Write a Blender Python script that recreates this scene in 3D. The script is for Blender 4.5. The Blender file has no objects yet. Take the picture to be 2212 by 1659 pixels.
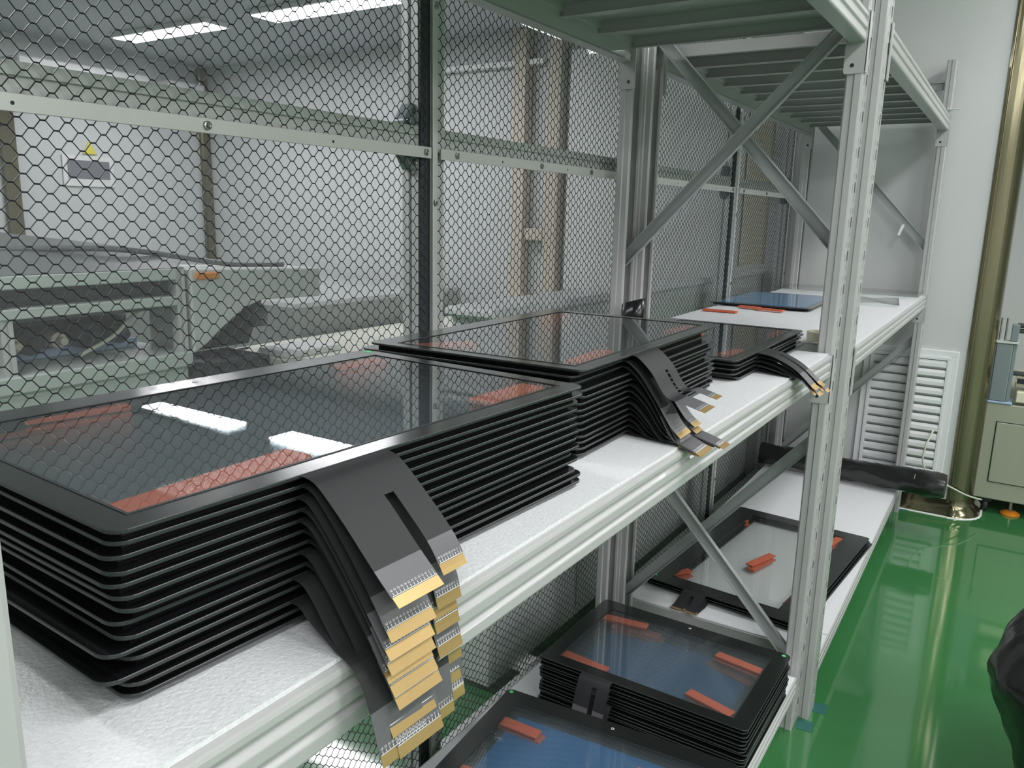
import bpy, bmesh, math, random
from mathutils import Vector, Matrix
random.seed(7)
R = math.radians
scene = bpy.context.scene
col = scene.collection

# ------------------------------------------------------------------ camera
def camera():
    yaw, pitch, roll, fpx = 0.5682, -0.2108, 0.0239, 1716.36
    f = Vector((-math.sin(yaw) * math.cos(pitch), math.cos(yaw) * math.cos(pitch), math.sin(pitch)))
    r = Vector((math.cos(yaw), math.sin(yaw), 0)); u = r.cross(f)
    r2 = r * math.cos(roll) + u * math.sin(roll); u2 = -r * math.sin(roll) + u * math.cos(roll)
    cd = bpy.data.cameras.new('camera'); cd.sensor_fit = 'HORIZONTAL'; cd.sensor_width = 36
    cd.lens = fpx / 2212 * 36; cd.clip_start = .02; cd.clip_end = 60
    co = bpy.data.objects.new('camera', cd); col.objects.link(co)
    m = Matrix((r2, u2, -f)).transposed().to_4x4(); m.translation = (0.3693, -2.0137, 1.3404)
    co.matrix_world = m
    scene.camera = co
camera()

# ------------------------------------------------------------------ world, exposure
w = bpy.data.worlds.new('world'); scene.world = w; w.use_nodes = True
bgn = w.node_tree.nodes['Background']; bgn.inputs[0].default_value = (.9, .95, 1, 1); bgn.inputs[1].default_value = .3
vs = scene.view_settings
vs.view_transform = 'Standard'; vs.look = 'None'; vs.gamma = 1; vs.use_curve_mapping = False
vs.exposure = -0.12
cy = scene.cycles
cy.transparent_max_bounces = 80; cy.max_bounces = 10; cy.diffuse_bounces = 4; cy.glossy_bounces = 6
cy.transmission_bounces = 8; cy.caustics_reflective = False; cy.caustics_refractive = False

MAIN_CEIL, BACK_CEIL = 2.75, 2.5
# ceiling lamps: (x, y, z, size x, size y, watts)
LAMPS = [(1.0, -3.2, MAIN_CEIL, .3, 1.2, 18), (1.0, -.9, MAIN_CEIL, .3, 1.2, 18), (1.0, 1.4, MAIN_CEIL, .3, 1.2, 18),
         (2.6, -3.2, MAIN_CEIL, .3, 1.2, 18), (2.6, -.9, MAIN_CEIL, .3, 1.2, 18), (2.6, 1.4, MAIN_CEIL, .3, 1.2, 18), (1.6, 3.9, MAIN_CEIL, .3, 1.2, 18),
         (-4.68, 1.51, BACK_CEIL, 1.0, .17, 16), (-3.2, 1.53, BACK_CEIL, 1.1, .2, 16),
         (-4.7, -1.6, BACK_CEIL, 1.15, .2, 16), (-3.2, -1.6, BACK_CEIL, 1.15, .2, 16), (-1.75, -1.7, BACK_CEIL, 1.15, .2, 22)]
LAMPS += [(x, y, MAIN_CEIL, .3, 1.2, 44) for x in (4.2, 5.8) for y in (-3.2, -.9)]  # unseen lamps added to throw light under the shelves onto the cabinet

# ------------------------------------------------------------------ materials
def nodes(m):
    m.use_nodes = True
    return m.node_tree.nodes, m.node_tree.links
MATS = {}
def mat(name, color, rough=.5, metal=0., coat=0., spec=.5, var=0., vscale=8., bump=0., bscale=200., emis=None, estr=0., rvar=0., coord='Object', stretch=None):
    m = bpy.data.materials.new(name); n, l = nodes(m); p = n['Principled BSDF']
    p.inputs['Base Color'].default_value = (*color, 1); p.inputs['Roughness'].default_value = rough
    p.inputs['Metallic'].default_value = metal; p.inputs['Specular IOR Level'].default_value = spec
    p.inputs['Coat Weight'].default_value = coat; p.inputs['Coat Roughness'].default_value = .05
    if emis: p.inputs['Emission Color'].default_value = (*emis, 1); p.inputs['Emission Strength'].default_value = estr
    tc = n.new('ShaderNodeTexCoord'); src = tc.outputs[coord]
    if stretch:
        mp = n.new('ShaderNodeMapping'); mp.inputs['Scale'].default_value = stretch; l.new(src, mp.inputs[0]); src = mp.outputs[0]
    if var or rvar:
        t = n.new('ShaderNodeTexNoise'); t.inputs['Scale'].default_value = vscale; t.inputs['Detail'].default_value = 5
        l.new(src, t.inputs['Vector'])
        if var:
            mx = n.new('ShaderNodeMix'); mx.data_type = 'RGBA'
            mx.inputs[6].default_value = (*[c * (1 - var) for c in color], 1); mx.inputs[7].default_value = (*[min(1, c * (1 + var)) for c in color], 1)
            l.new(t.outputs['Fac'], mx.inputs[0]); l.new(mx.outputs[2], p.inputs['Base Color'])
        if rvar:
            mr = n.new('ShaderNodeMapRange'); mr.inputs[3].default_value = max(0, rough - rvar); mr.inputs[4].default_value = min(1, rough + rvar)
            l.new(t.outputs['Fac'], mr.inputs[0]); l.new(mr.outputs[0], p.inputs['Roughness'])
    if bump:
        t2 = n.new('ShaderNodeTexNoise'); t2.inputs['Scale'].default_value = bscale; t2.inputs['Detail'].default_value = 4
        l.new(src, t2.inputs['Vector'])
        b = n.new('ShaderNodeBump'); b.inputs['Strength'].default_value = bump; b.inputs['Distance'].default_value = .002
        l.new(t2.outputs['Fac'], b.inputs['Height']); l.new(b.outputs[0], p.inputs['Normal'])
    MATS[name] = m
    return m
def thin_glass(name, tint, ior=1.5, haze=0., hazecol=(.8, .83, .83), rough=.0, boost=1.):
    """thin sheet: see-through body tint, Fresnel reflection, optional milky haze"""
    m = bpy.data.materials.new(name); n, l = nodes(m); n.remove(n['Principled BSDF']); out = n['Material Output']
    tr = n.new('ShaderNodeBsdfTransparent'); tr.inputs[0].default_value = (*tint, 1)
    gl = n.new('ShaderNodeBsdfGlossy'); gl.inputs['Roughness'].default_value = rough
    fr = n.new('ShaderNodeFresnel'); fr.inputs[0].default_value = ior
    body = tr.outputs[0]
    if haze:
        df = n.new('ShaderNodeBsdfDiffuse'); df.inputs[0].default_value = (*hazecol, 1)
        tl = n.new('ShaderNodeBsdfTranslucent'); tl.inputs[0].default_value = (*hazecol, 1)
        ad = n.new('ShaderNodeMixShader'); ad.inputs[0].default_value = .5; l.new(df.outputs[0], ad.inputs[1]); l.new(tl.outputs[0], ad.inputs[2])
        mh = n.new('ShaderNodeMixShader'); mh.inputs[0].default_value = haze; l.new(body, mh.inputs[1]); l.new(ad.outputs[0], mh.inputs[2]); body = mh.outputs[0]
    geo = n.new('ShaderNodeNewGeometry')
    mx = n.new('ShaderNodeMixShader')
    mu = n.new('ShaderNodeMath'); mu.operation = 'MULTIPLY'; mu.inputs[1].default_value = boost; mu.use_clamp = True
    ab = n.new('ShaderNodeMath'); ab.operation = 'SUBTRACT'; ab.inputs[0].default_value = 1
    l.new(geo.outputs['Backfacing'], ab.inputs[1])
    m2 = n.new('ShaderNodeMath'); m2.operation = 'MULTIPLY'
    l.new(fr.outputs[0], mu.inputs[0]); l.new(mu.outputs[0], m2.inputs[0]); l.new(ab.outputs[0], m2.inputs[1])
    l.new(m2.outputs[0], mx.inputs[0]); l.new(body, mx.inputs[1]); l.new(gl.outputs[0], mx.inputs[2]); l.new(mx.outputs[0], out.inputs[0])
    MATS[name] = m
    return m

mat('rack_paint', (.465, .455, .460), .32, coat=.15, var=.04, vscale=3)
mat('rack_zinc', (.42, .435, .44), .38, metal=.25, var=.08, vscale=5)
mat('foam', (.80, .80, .82), .42, spec=.5, var=.13, vscale=330, bump=.5, bscale=300)
mat('floor_green', (.045, .185, .060), .07, coat=.6, var=.10, vscale=1.2, rvar=.03)
mat('wall_paint', (.60, .60, .605), .5, var=.02, vscale=2)
mat('back_wall', (.60, .62, .62), .45, var=.03, vscale=1.5)
mat('ceiling_paint', (.80, .79, .80), .6, var=.03, vscale=1.5)
mat('plain_white', (.80, .79, .80), .5, var=.02, vscale=2)
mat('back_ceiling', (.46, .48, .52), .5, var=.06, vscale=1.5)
mat('champagne_metal', (.20, .18, .115), .18, metal=.9, var=.08, vscale=3, stretch=(20, 20, .5))
mat('alloy', (.66, .67, .66), .4, metal=.15, var=.05, vscale=6)
mat('alloy_bar', (.74, .73, .71), .38, metal=.45, var=.06, vscale=14)
mat('rubber_dark', (.045, .05, .055), .55)
mat('wire_black', (.012, .010, .016), .45)
mat('screw_steel', (.33, .33, .32), .28, metal=.9)
mat('black_glass', (.007, .007, .008), .18, spec=.6, coat=1.)
MATS['black_glass'].node_tree.nodes['Principled BSDF'].inputs['IOR'].default_value = 1.55
MATS['black_glass'].node_tree.nodes['Principled BSDF'].inputs['Coat IOR'].default_value = 1.5
MATS['black_glass'].node_tree.nodes['Principled BSDF'].inputs['Coat Roughness'].default_value = .16
mat('glass_edge', (.030, .034, .034), .38, spec=.45)
mat('gap_shade', (.004, .004, .004), .6)
mat('flex_black', (.024, .024, .026), .58, spec=.4, var=.1, vscale=30)
mat('flex_grey', (.12, .115, .125), .42, spec=.5, var=.06, vscale=40)
mat('gold', (.52, .35, .15), .38, metal=.6, var=.06, vscale=60)
mat('print_white', (.75, .75, .75), .6)
mat('spacer_red', (.55, .115, .055), .75, var=.08, vscale=60)
mat('dot_green', (.10, .62, .22), .5)
mat('blue_film', (.08, .26, .50), .12, coat=.5)
mat('blue_deep', (.02, .15, .36), .2, coat=.3)
mat('tape_cream', (.74, .70, .55), .65, var=.05, vscale=50)
mat('tape_teal', (.02, .13, .11), .55)
mat('plastic_black', (.010, .010, .011), .22, spec=.6, bump=.0)
mat('film_black', (.014, .014, .015), .24, spec=.7, bump=1., bscale=34, var=.1, vscale=20)
mat('machine_olive', (.36, .37, .29), .45, var=.02, vscale=4)
mat('machine_white', (.66, .68, .66), .4, var=.03, vscale=4)
mat('machine_pale', (.58, .64, .60), .45, var=.04, vscale=4)
mat('machine_grey', (.24, .28, .29), .42, metal=.2)
mat('machine_dark', (.018, .020, .022), .5)
mat('shade_grey', (.14, .15, .15), .5, var=.1, vscale=4)
mat('orange', (.85, .27, .02), .5)
mat('yellow', (.75, .66, .06), .5)
mat('sign_white', (.75, .75, .74), .5)
mat('sign_grey', (.17, .17, .20), .5)
mat('louver_white', (.78, .78, .80), .4)
mat('board_white', (.80, .81, .81), .4, var=.02, vscale=2)
mat('beige_trim', (.60, .53, .45), .5, var=.06, vscale=3)
mat('grey_body', (.36, .38, .37), .5, var=.03, vscale=3)
mat('bench_cream', (.72, .73, .64), .5, var=.03, vscale=3)
mat('blue_pale', (.38, .50, .68), .5)
mat('red_inside', (.16, .012, .012), .5)
mat('caulk', (.80, .82, .80), .5)
mat('tube_clear', (.60, .62, .52), .25, spec=.5)
mat('lamp_emit', (1, 1, 1), .5, emis=(.96, .98, 1), estr=9)
thin_glass('touch_glass', (.955, .972, .978), 1.6, haze=.036, hazecol=(.68, .73, .79), boost=1.6)  # pale haze stands in for reflections between the stacked panes
thin_glass('clear_glass', (.992, .997, .994), 1.5, boost=1.2)
thin_glass('sheet_glass', (.94, .965, .955), 1.5, boost=1.3)
thin_glass('acrylic', (.965, .975, .975), 1.5, haze=.05, boost=.75, rough=.02)

# ------------------------------------------------------------------ geometry helpers
class MB:
    def __init__(s): s.v = []; s.f = []; s.m = []
    def quad_box(s, x0, x1, y0, y1, z0, z1, mi=0):
        b = len(s.v)
        s.v += [(x0, y0, z0), (x1, y0, z0), (x1, y1, z0), (x0, y1, z0), (x0, y0, z1), (x1, y0, z1), (x1, y1, z1), (x0, y1, z1)]
        for q in ((0, 3, 2, 1), (4, 5, 6, 7), (0, 1, 5, 4), (1, 2, 6, 5), (2, 3, 7, 6), (3, 0, 4, 7)):
            s.f.append([b + i for i in q]); s.m.append(mi)
        return s
    def prism(s, poly, a0, a1, fn, mi=0, caps=True, closed=True):
        """poly: 2-D points; fn(p, a) gives the 3-D point"""
        b = len(s.v); n = len(poly)
        s.v += [fn(p, a0) for p in poly] + [fn(p, a1) for p in poly]
        for i in range(n if closed else n - 1):
            j = (i + 1) % n; s.f.append([b + i, b + j, b + n + j, b + n + i]); s.m.append(mi)
        if caps and closed:
            s.f.append([b + i for i in reversed(range(n))]); s.m.append(mi)
            s.f.append([b + n + i for i in range(n)]); s.m.append(mi)
        return s
    def bar(s, p, q, poly, up=(0, 0, 1), mi=0):
        """poly swept from p to q; poly u along 'side', v along 'up'"""
        p, q = Vector(p), Vector(q); d = (q - p).normalized(); side = d.cross(Vector(up)).normalized(); u2 = side.cross(d)
        return s.prism(poly, 0, 1, lambda c, a: tuple((q if a else p) + side * c[0] + u2 * c[1]), mi)
    def tube(s, pts, r, n=8, mi=0, caps=True):
        pts = [Vector(p) for p in pts]; b = len(s.v); prev = None
        for i, p in enumerate(pts):
            t = (pts[min(i + 1, len(pts) - 1)] - pts[max(i - 1, 0)]).normalized()
            if prev is None:
                a = t.orthogonal().normalized()
            else:
                a = (prev - t * prev.dot(t)).normalized()
            prev = a; c = t.cross(a); rr = r[i] if isinstance(r, (list, tuple)) else r
            s.v += [tuple(p + a * (rr * math.cos(2 * math.pi * k / n)) + c * (rr * math.sin(2 * math.pi * k / n))) for k in range(n)]
        for i in range(len(pts) - 1):
            for k in range(n):
                k2 = (k + 1) % n
                s.f.append([b + i * n + k, b + i * n + k2, b + (i + 1) * n + k2, b + (i + 1) * n + k]); s.m.append(mi)
        if caps:
            s.f.append([b + k for k in reversed(range(n))]); s.m.append(mi)
            s.f.append([b + (len(pts) - 1) * n + k for k in range(n)]); s.m.append(mi)
        return s
    def lathe(s, prof, n=24, c=(0, 0, 0), mi=0, axis='z'):
        b = len(s.v)
        for (r, h) in prof:
            for k in range(n):
                a = 2 * math.pi * k / n; x, y = r * math.cos(a), r * math.sin(a)
                s.v.append((c[0] + x, c[1] + y, c[2] + h) if axis == 'z' else ((c[0] + h, c[1] + x, c[2] + y) if axis == 'x' else (c[0] + x, c[1] + h, c[2] + y)))
        for i in range(len(prof) - 1):
            for k in range(n):
                k2 = (k + 1) % n; q = [b + i * n + k, b + i * n + k2, b + (i + 1) * n + k2, b + (i + 1) * n + k]
                s.f.append(q if axis != 'y' else q[::-1]); s.m.append(mi)
        return s
    def grid(s, rows, mi=0, closed=False):
        b = len(s.v); n = len(rows[0])
        for r in rows: s.v += [tuple(p) for p in r]
        for i in range(len(rows) - 1):
            for k in range(n if closed else n - 1):
                k2 = (k + 1) % n; s.f.append([b + i * n + k, b + i * n + k2, b + (i + 1) * n + k2, b + (i + 1) * n + k]); s.m.append(mi)
        return s
    def mesh(s, name, mats, smooth=False, bevel=0., seg=1, fix=True):
        me = bpy.data.meshes.new(name); me.from_pydata(s.v, [], s.f); me.polygons.foreach_set('material_index', s.m)
        for m in (mats if isinstance(mats, (list, tuple)) else [mats]): me.materials.append(MATS[m])
        if bevel or fix:
            bm = bmesh.new(); bm.from_mesh(me)
            if fix: bmesh.ops.recalc_face_normals(bm, faces=bm.faces)
            if bevel:
                es = [e for e in bm.edges if len(e.link_faces) == 2 and e.calc_face_angle(0) > .6]
                bmesh.ops.bevel(bm, geom=es, offset=bevel, segments=seg, affect='EDGES', profile=.5, clamp_overlap=True)
            bm.to_mesh(me); bm.free()
        if smooth: me.polygons.foreach_set('use_smooth', [True] * len(me.polygons))
        me.update(); return me
    def build(s, name, mats, parent=None, **k):
        return link(name, s.mesh(name, mats, **k), parent)
def link(name, data, parent=None):
    o = bpy.data.objects.new(name, data); col.objects.link(o)
    if parent: o.parent = parent
    return o
def empty(name, loc=(0, 0, 0), rz=0.):
    o = link(name, None); o.location = loc; o.rotation_euler = (0, 0, rz); o.empty_display_size = .05; return o
def tag(o, label, cat, group=None):
    o['label'] = label; o['category'] = cat
    if group: o['group'] = group
    return o
def struct(o, label=None):
    o['kind'] = 'structure'
    if label: o['label'] = label
    return o
def box(x0, x1, y0, y1, z0, z1): return MB().quad_box(x0, x1, y0, y1, z0, z1)
def rrect(x0, x1, y0, y1, r, n=5):
    P = []
    for cx, cy, a in ((x1 - r, y1 - r, 0), (x0 + r, y1 - r, 90), (x0 + r, y0 + r, 180), (x1 - r, y0 + r, 270)):
        for k in range(n + 1):
            t = R(a + 90 * k / n); P.append((cx + r * math.cos(t), cy + r * math.sin(t)))
    return P
def smooth_path(pts, n=6):
    pts = [Vector(p) for p in pts]; out = []
    P = [pts[0] * 2 - pts[1]] + pts + [pts[-1] * 2 - pts[-2]]
    for i in range(1, len(P) - 2):
        a, b, c, d = P[i - 1], P[i], P[i + 1], P[i + 2]
        for k in range(n):
            t = k / n
            out.append(.5 * ((2 * b) + (c - a) * t + (2 * a - 5 * b + 4 * c - d) * t * t + (3 * b - a - 3 * c + d) * t ** 3))
    out.append(pts[-1]); return out
ORD = ['topmost', 'second', 'third', 'fourth', 'fifth', 'sixth', 'seventh', 'eighth', 'ninth', 'tenth', 'eleventh', 'twelfth', 'thirteenth', 'fourteenth', 'fifteenth']

# ------------------------------------------------------------------ room shell
XP = -.655          # plane of the mesh partition
YF = 2.09           # far wall
struct(box(-6.0, 7.2, -5.2, 6.2, -.06, 0).build('floor', 'floor_green'), 'glossy green epoxy floor')
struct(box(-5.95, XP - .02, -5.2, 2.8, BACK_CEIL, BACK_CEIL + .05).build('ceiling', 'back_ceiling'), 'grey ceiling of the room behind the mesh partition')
struct(box(XP - .02, 7.2, -5.2, 6.2, MAIN_CEIL, MAIN_CEIL + .05).build('ceiling', 'ceiling_paint'), 'pale ceiling above the aisle')
struct(box(-6.0, -5.85, -5.2, 2.8, 0, BACK_CEIL).build('wall_back', 'back_wall'), 'pale grey wall behind the machine')
struct(box(-5.85, XP - .02, 2.65, 2.8, 0, BACK_CEIL).build('wall_end', 'back_wall'), 'pale wall at the end of the room behind the mesh')
struct(box(-6.0, 7.2, -5.25, -5.2, 0, MAIN_CEIL).build('wall_near', 'plain_white'))
struct(box(7.2, 7.3, -5.2, 6.2, 0, MAIN_CEIL).build('wall_right', 'plain_white'))
struct(box(XP - .02, .215, YF, YF + .08, 0, MAIN_CEIL).build('wall_far', 'wall_paint'), 'light grey panel wall behind the far rack')
struct(box(.06, .215, YF + .08, 6.2, 0, MAIN_CEIL).build('wall_corner', 'wall_paint'))
struct(box(XP - .1, XP - .02, YF, 2.8, 0, BACK_CEIL).build('wall_stub', 'wall_paint'))
struct(box(.06, 7.2, 6.2, 6.3, 0, MAIN_CEIL).build('wall_distant', 'plain_white'), 'white wall far beyond the column')
struct(box(XP - .1, XP - .02, -5.2, -3.0, 0, MAIN_CEIL).build('wall_side', 'wall_paint'))
struct(box(XP - .1, XP - .02, -3.0, 2.65, 2.42, MAIN_CEIL).build('wall_header', 'wall_paint'))
# champagne corner column with a swept base
mb = MB(); prof = [(.19, YF - .004), (.20, YF - .012)]
for k in range(13):
    a = R(-90 + 90 * k / 12); prof.append((.205 + .09 * math.cos(a), YF + .085 + .09 * math.sin(a)))
prof += [(.295, YF + .20), (.283, YF + .20), (.283, YF + .10)]
mb.prism(prof + [(.20, YF + .10)], .06, MAIN_CEIL, lambda p, a: (p[0], p[1], a))
tcol = struct(mb.build('trim_1', 'champagne_metal', bevel=.001), 'round champagne metal corner column beside the grey wall')
rows = []
for h, o_ in ((.075, .002), (.06, .002), (.045, .006), (.03, .014), (.016, .026), (.006, .034), (0, .036)):
    rows.append([(XP, YF - o_, h), (.20, YF - o_, h)] + [(.205 + (.09 + o_) * math.cos(R(-90 + 15 * k)), YF + .085 + (.09 + o_) * math.sin(R(-90 + 15 * k)), h) for k in range(7)] + [(.295 + o_, YF + .25, h)])
struct(MB().grid(rows).build('baseboard_far', 'champagne_metal', smooth=True), 'champagne metal skirting')
rows = []
for h, o_ in ((.0, .034), (.004, .036), (.004, .043), (0, .045)):
    rows.append([(XP, YF - o_, h), (.20, YF - o_, h)] + [(.205 + (.09 + o_) * math.cos(R(-90 + 15 * k)), YF + .085 + (.09 + o_) * math.sin(R(-90 + 15 * k)), h) for k in range(7)] + [(.295 + o_, YF + .25, h)])
struct(MB().grid(rows).build('trim_2', 'caulk'), 'white caulk line along the skirting')
# ceiling lamps
def lamp(i, x, y, z, sx, sy, watts):
    e = empty('ceiling_lamp', (x, y, z))
    where = 'beyond the mesh' if x < -1 else 'above the aisle'
    tag(e, {7: 'bright flat ceiling lamp beyond the mesh, left of the two in view', 8: 'bright flat ceiling lamp beyond the mesh, right of the two in view'}.get(i, 'bright flat ceiling lamp %s, out of view' % where), 'lamp', 'ceiling lamps ' + where)
    box(-sx / 2 - .02, sx / 2 + .02, -sy / 2 - .02, sy / 2 + .02, -.03, -.0005).build('housing', 'sign_white', e, bevel=.003)
    box(-sx / 2, sx / 2, -sy / 2, sy / 2, -.034, -.031).build('diffuser', 'lamp_emit', e)
    ld = bpy.data.lights.new('lamp_light', 'AREA'); ld.shape = 'RECTANGLE'; ld.size = sx; ld.size_y = sy; ld.energy = watts; ld.color = (1, .962, .995)
    lo = link('lamp_light', ld, e); lo.location = (0, 0, -.04)
for i, L in enumerate(LAMPS): lamp(i, *L)

# ------------------------------------------------------------------ racks
PD, PW, RH = .036, .075, 2.02        # post depth (x), width (y), height
LEVELS = ((.105, .160), (.969, 1.0245), (1.734, 1.797))
def post_mesh(lip):
    """front (slotted) face at x=0 looking to +x, back gap set by lip; y 0..PW"""
    mb = MB(); z0, cell = .02, .08; n = int((RH - z0) / cell)
    us = [.004, .018, .024, .030, .044, .051, .060, .071]
    zs = [0, .006, .026, .028, .046, .052, .060, .072, .08]
    def hole(u, z):
        um, zm = u, z
        if .018 < um < .024 and .026 < zm < .046: return True
        if .044 < um < .060 and .028 < zm < .052: return True
        if .044 < um < .051 and .006 < zm < .028: return True
        if .024 < um < .030 and .060 < zm < .072: return True
        if .051 < um < .060 and .060 < zm < .072: return True
        return False
    def face(u0, u1, a, b):
        k = len(mb.v); mb.v += [(0, u0, a), (0, u1, a), (0, u1, b), (0, u0, b)]; mb.f.append([k, k + 1, k + 2, k + 3]); mb.m.append(0)
    face(us[0], us[-1], 0, z0); face(us[0], us[-1], z0 + n * cell, RH)
    for c in range(n):
        for i in range(len(us) - 1):
            j = 0
            while j < len(zs) - 1:
                um = (us[i] + us[i + 1]) / 2
                if hole(um, (zs[j] + zs[j + 1]) / 2): j += 1; continue
                j2 = j
                while j2 < len(zs) - 1 and not hole(um, (zs[j2] + zs[j2 + 1]) / 2): j2 += 1
                face(us[i], us[i + 1], z0 + c * cell + zs[j], z0 + c * cell + zs[j2]); j = j2
    for s in (0, 1):
        f = (lambda y: y) if s == 0 else (lambda y: PW - y)
        pr = [(0, .004), (-.0012, .0012), (-.004, 0), (-.0165, 0), (-.019, .003), (-.033, .003), (-.036, .006), (-.036, lip), (-.031, lip)]
        mb.prism([(p[0], f(p[1])) for p in pr], 0, RH, lambda p, a: (p[0], p[1], a), closed=False)
    me = mb.mesh('post', 'rack_paint', fix=False)
    bm = bmesh.new(); bm.from_mesh(me); bmesh.ops.remove_doubles(bm, verts=bm.verts, dist=1e-5); bm.to_mesh(me); bm.free()
    return me
def beam_mesh(L, h):
    """y 0..L, x from -.036 to 0 (front face at x=0, two pressed grooves), z 0..h"""
    f = h / .0555
    pr = [(-.004, 0), (-.0012, .0012 * f), (0, .004 * f), (0, .014 * f), (-.0035, .017 * f), (-.0035, .020 * f), (.0005, .024 * f), (.0005, .034 * f), (-.0035, .038 * f), (-.0035, .041 * f), (0, .045 * f), (0, .0505 * f), (-.0015, .0541 * f), (-.005, h), (-.036, h), (-.036, h - .018), (-.030, h - .018), (-.030, .006), (-.036, 0)]
    me = MB().prism(pr, 0, L, lambda p, a: (p[0], a, p[1])).mesh('beam', 'rack_paint', bevel=.0011, seg=2)
    return me
def deck_mesh(x0, x1, wd):
    """steel tray: sheet with two down flanges, y 0..wd, top at z=0"""
    t = .0015; pr = [(0, 0), (wd, 0), (wd, -.030), (wd - .012, -.030), (wd - .012, -.0285), (wd - t, -.0285), (wd - t, -t), (t, -t), (t, -.0285), (.012, -.0285), (.012, -.030), (0, -.030)]
    return MB().prism(pr, x0, x1, lambda p, a: (a, p[0], p[1])).mesh('deck_panel', 'rack_paint')
C_SEC = [(-.007, -.016), (.007, -.016), (.007, -.0135), (-.0045, -.0135), (-.0045, .0135), (.007, .0135), (.007, .016), (-.007, .016)]
POST, POSTB = post_mesh(.0374), post_mesh(.013)  # front posts' lips nearly close the back to keep the slots dark
def rack(name, origin, rz, label, near_braces, far_braces, length):
    e = empty(name, (*origin, 0), rz); tag(e, label, 'rack', 'storage racks')
    D = .6; inner = length - 2 * PW
    def post(x, y, flip):
        o = link('post', POSTB if flip else POST, e); o.location = (x, y, 0)
        if flip: o.rotation_euler = (0, 0, math.pi); o.location = (x, y + PW, 0)
        m = o.modifiers.new('thickness', 'SOLIDIFY'); m.thickness = .0016; m.offset = -1 ; m.use_even_offset = False
        box(-.034, 0, .002, PW - .002, -.0005, .004).build('foot_plate', 'louver_white', o, bevel=.001)
        return o
    P = {}
    for yy, k in ((0, 'n'), (length - PW, 'f')):
        P[k + 'f'] = post(0, yy, False); P[k + 'b'] = post(-D, yy, True)
    bms = {}
    plate = None
    for li, (z0, z1) in enumerate(LEVELS):
        h = round(z1 - z0, 4)
        if h not in bms: bms[h] = beam_mesh(inner, h)
        for s in (0, 1):
            b = link('beam', bms[h], e)
            if s == 0: b.location = (0, PW, z0)
            else: b.location = (-D, PW + inner, z0); b.rotation_euler = (0, 0, math.pi)
            # hook plates at both beam ends (local: front face x=0, y 0..inner)
            for end in (0, 1):
                if li == 0: continue
                m = MB(); y = 0 if end == 0 else inner; sg = 1 if end == 0 else -1
                m.prism(rrect(-.043, .0035, -.066, h + .004, .006, 3), 0, 1, lambda p, a: (p[0], y + sg * (.0028 if a else .0003), p[1]))
                m.prism([(0.0018, 0), (.0045, 0), (.0045, -.022), (.0018, -.022)], -.064, h + .002, lambda p, a: (p[0], y + sg * (p[1] + .0028), a))
                hp = m.build('hook_plate', 'rack_paint', b)
                MB().lathe([(0, .0006), (.0045, .0006), (.0045, 0)], 12, (0, 0, 0), axis='y').build('bolt_hole', 'machine_dark', hp).location = (-.025, y + sg * .0029, -.048)
                if sg < 0: hp.children[0].rotation_euler = (math.pi, 0, 0)
        npan = 10 if li == 2 else 5
        wd = inner / npan
        dm = deck_mesh(-D + .030, -.030, wd - .002)
        for k in range(npan):
            o = link('deck_panel', dm, e); o.location = (0, PW + k * wd + .001, z1 - .0006)
    def brace(y, x0, z0, x1, z1):
        MB().bar((x0, y, z0), (x1, y, z1), C_SEC, up=(0, 0, 1)).build('brace', 'rack_zinc', e)
    for b in near_braces: brace(PW * .5, *b)
    for b in far_braces: brace(length - PW * .5, *b)
    return e
R1L = 2.005
B_A = (-.585, 1.217, -.025, 1.812); B_C = (-.580, .775, -.025, .181)
B_B = (-.580, 1.827, -.025, 1.232); B_D = (-.580, .195, -.025, .829); B_H = (-.580, 1.92, -.025, 1.92)
rack('storage_rack', (0, .075 - R1L), 0, 'pale grey steel storage rack closest to the camera, carrying the tall panel stacks', [], [B_A, B_C, B_H], R1L)
RK2 = R(.65)
rack('storage_rack', (.026, .077), RK2, 'pale grey steel storage rack at the far wall with the black roll', [B_B, B_D, B_H], [B_B, B_D, B_H], 1.98)
# white foam sheets on the shelves
def foam(x0, x1, y0, y1, z, t, label, wav=.0015, rz=0, origin=(0, 0)):
    mb = MB(); n, m = 28, 10; rnd = random.Random(int(x1 * 1000) + int(y0 * 100) + int(z * 10))
    ph = [rnd.uniform(0, 6) for _ in range(6)]
    def hz(u, v): return wav * (math.sin(9 * u + ph[0]) * math.sin(5 * v + ph[1]) * .5 + .4 * math.sin(17 * u + ph[2] + 3 * v))
    def pt(i, j, top):
        u, v = i / n, j / m; x = x0 + (x1 - x0) * v; y = y0 + (y1 - y0) * u
        e_ = min(u * (y1 - y0), (1 - u) * (y1 - y0), v * (x1 - x0), (1 - v) * (x1 - x0))
        return (x, y, z + (t + hz(u, v) - (.0012 if e_ < 1e-6 else 0) if top else 0))
    top = [[pt(i, j, 1) for j in range(m + 1)] for i in range(n + 1)]
    mb.grid(top)
    rim = [(i, 0) for i in range(n)] + [(n, j) for j in range(m)] + [(i, m) for i in range(n, 0, -1)] + [(0, j) for j in range(m, 0, -1)]
    mb.grid([[pt(i, j, 1) for i, j in rim], [pt(i, j, 0) for i, j in rim]], closed=True)
    b = len(mb.v); mb.v += [pt(i, j, 0) for i, j in ((0, 0), (n, 0), (n, m), (0, m))]; mb.f.append([b, b + 1, b + 2, b + 3]); mb.m.append(0)
    o = mb.build('foam_sheet', 'foam', smooth=True); o.location = (*origin, 0); o.rotation_euler = (0, 0, rz)
    return tag(o, label, 'foam sheet', 'white foam sheets lining the shelves')
ZM, ZB = 1.0300, .1660
foam(-.592, -.007, -1.852, -.012, 1.0247, ZM - 1.0247, 'white foam sheet under the panel stacks on the near middle shelf')
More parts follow.
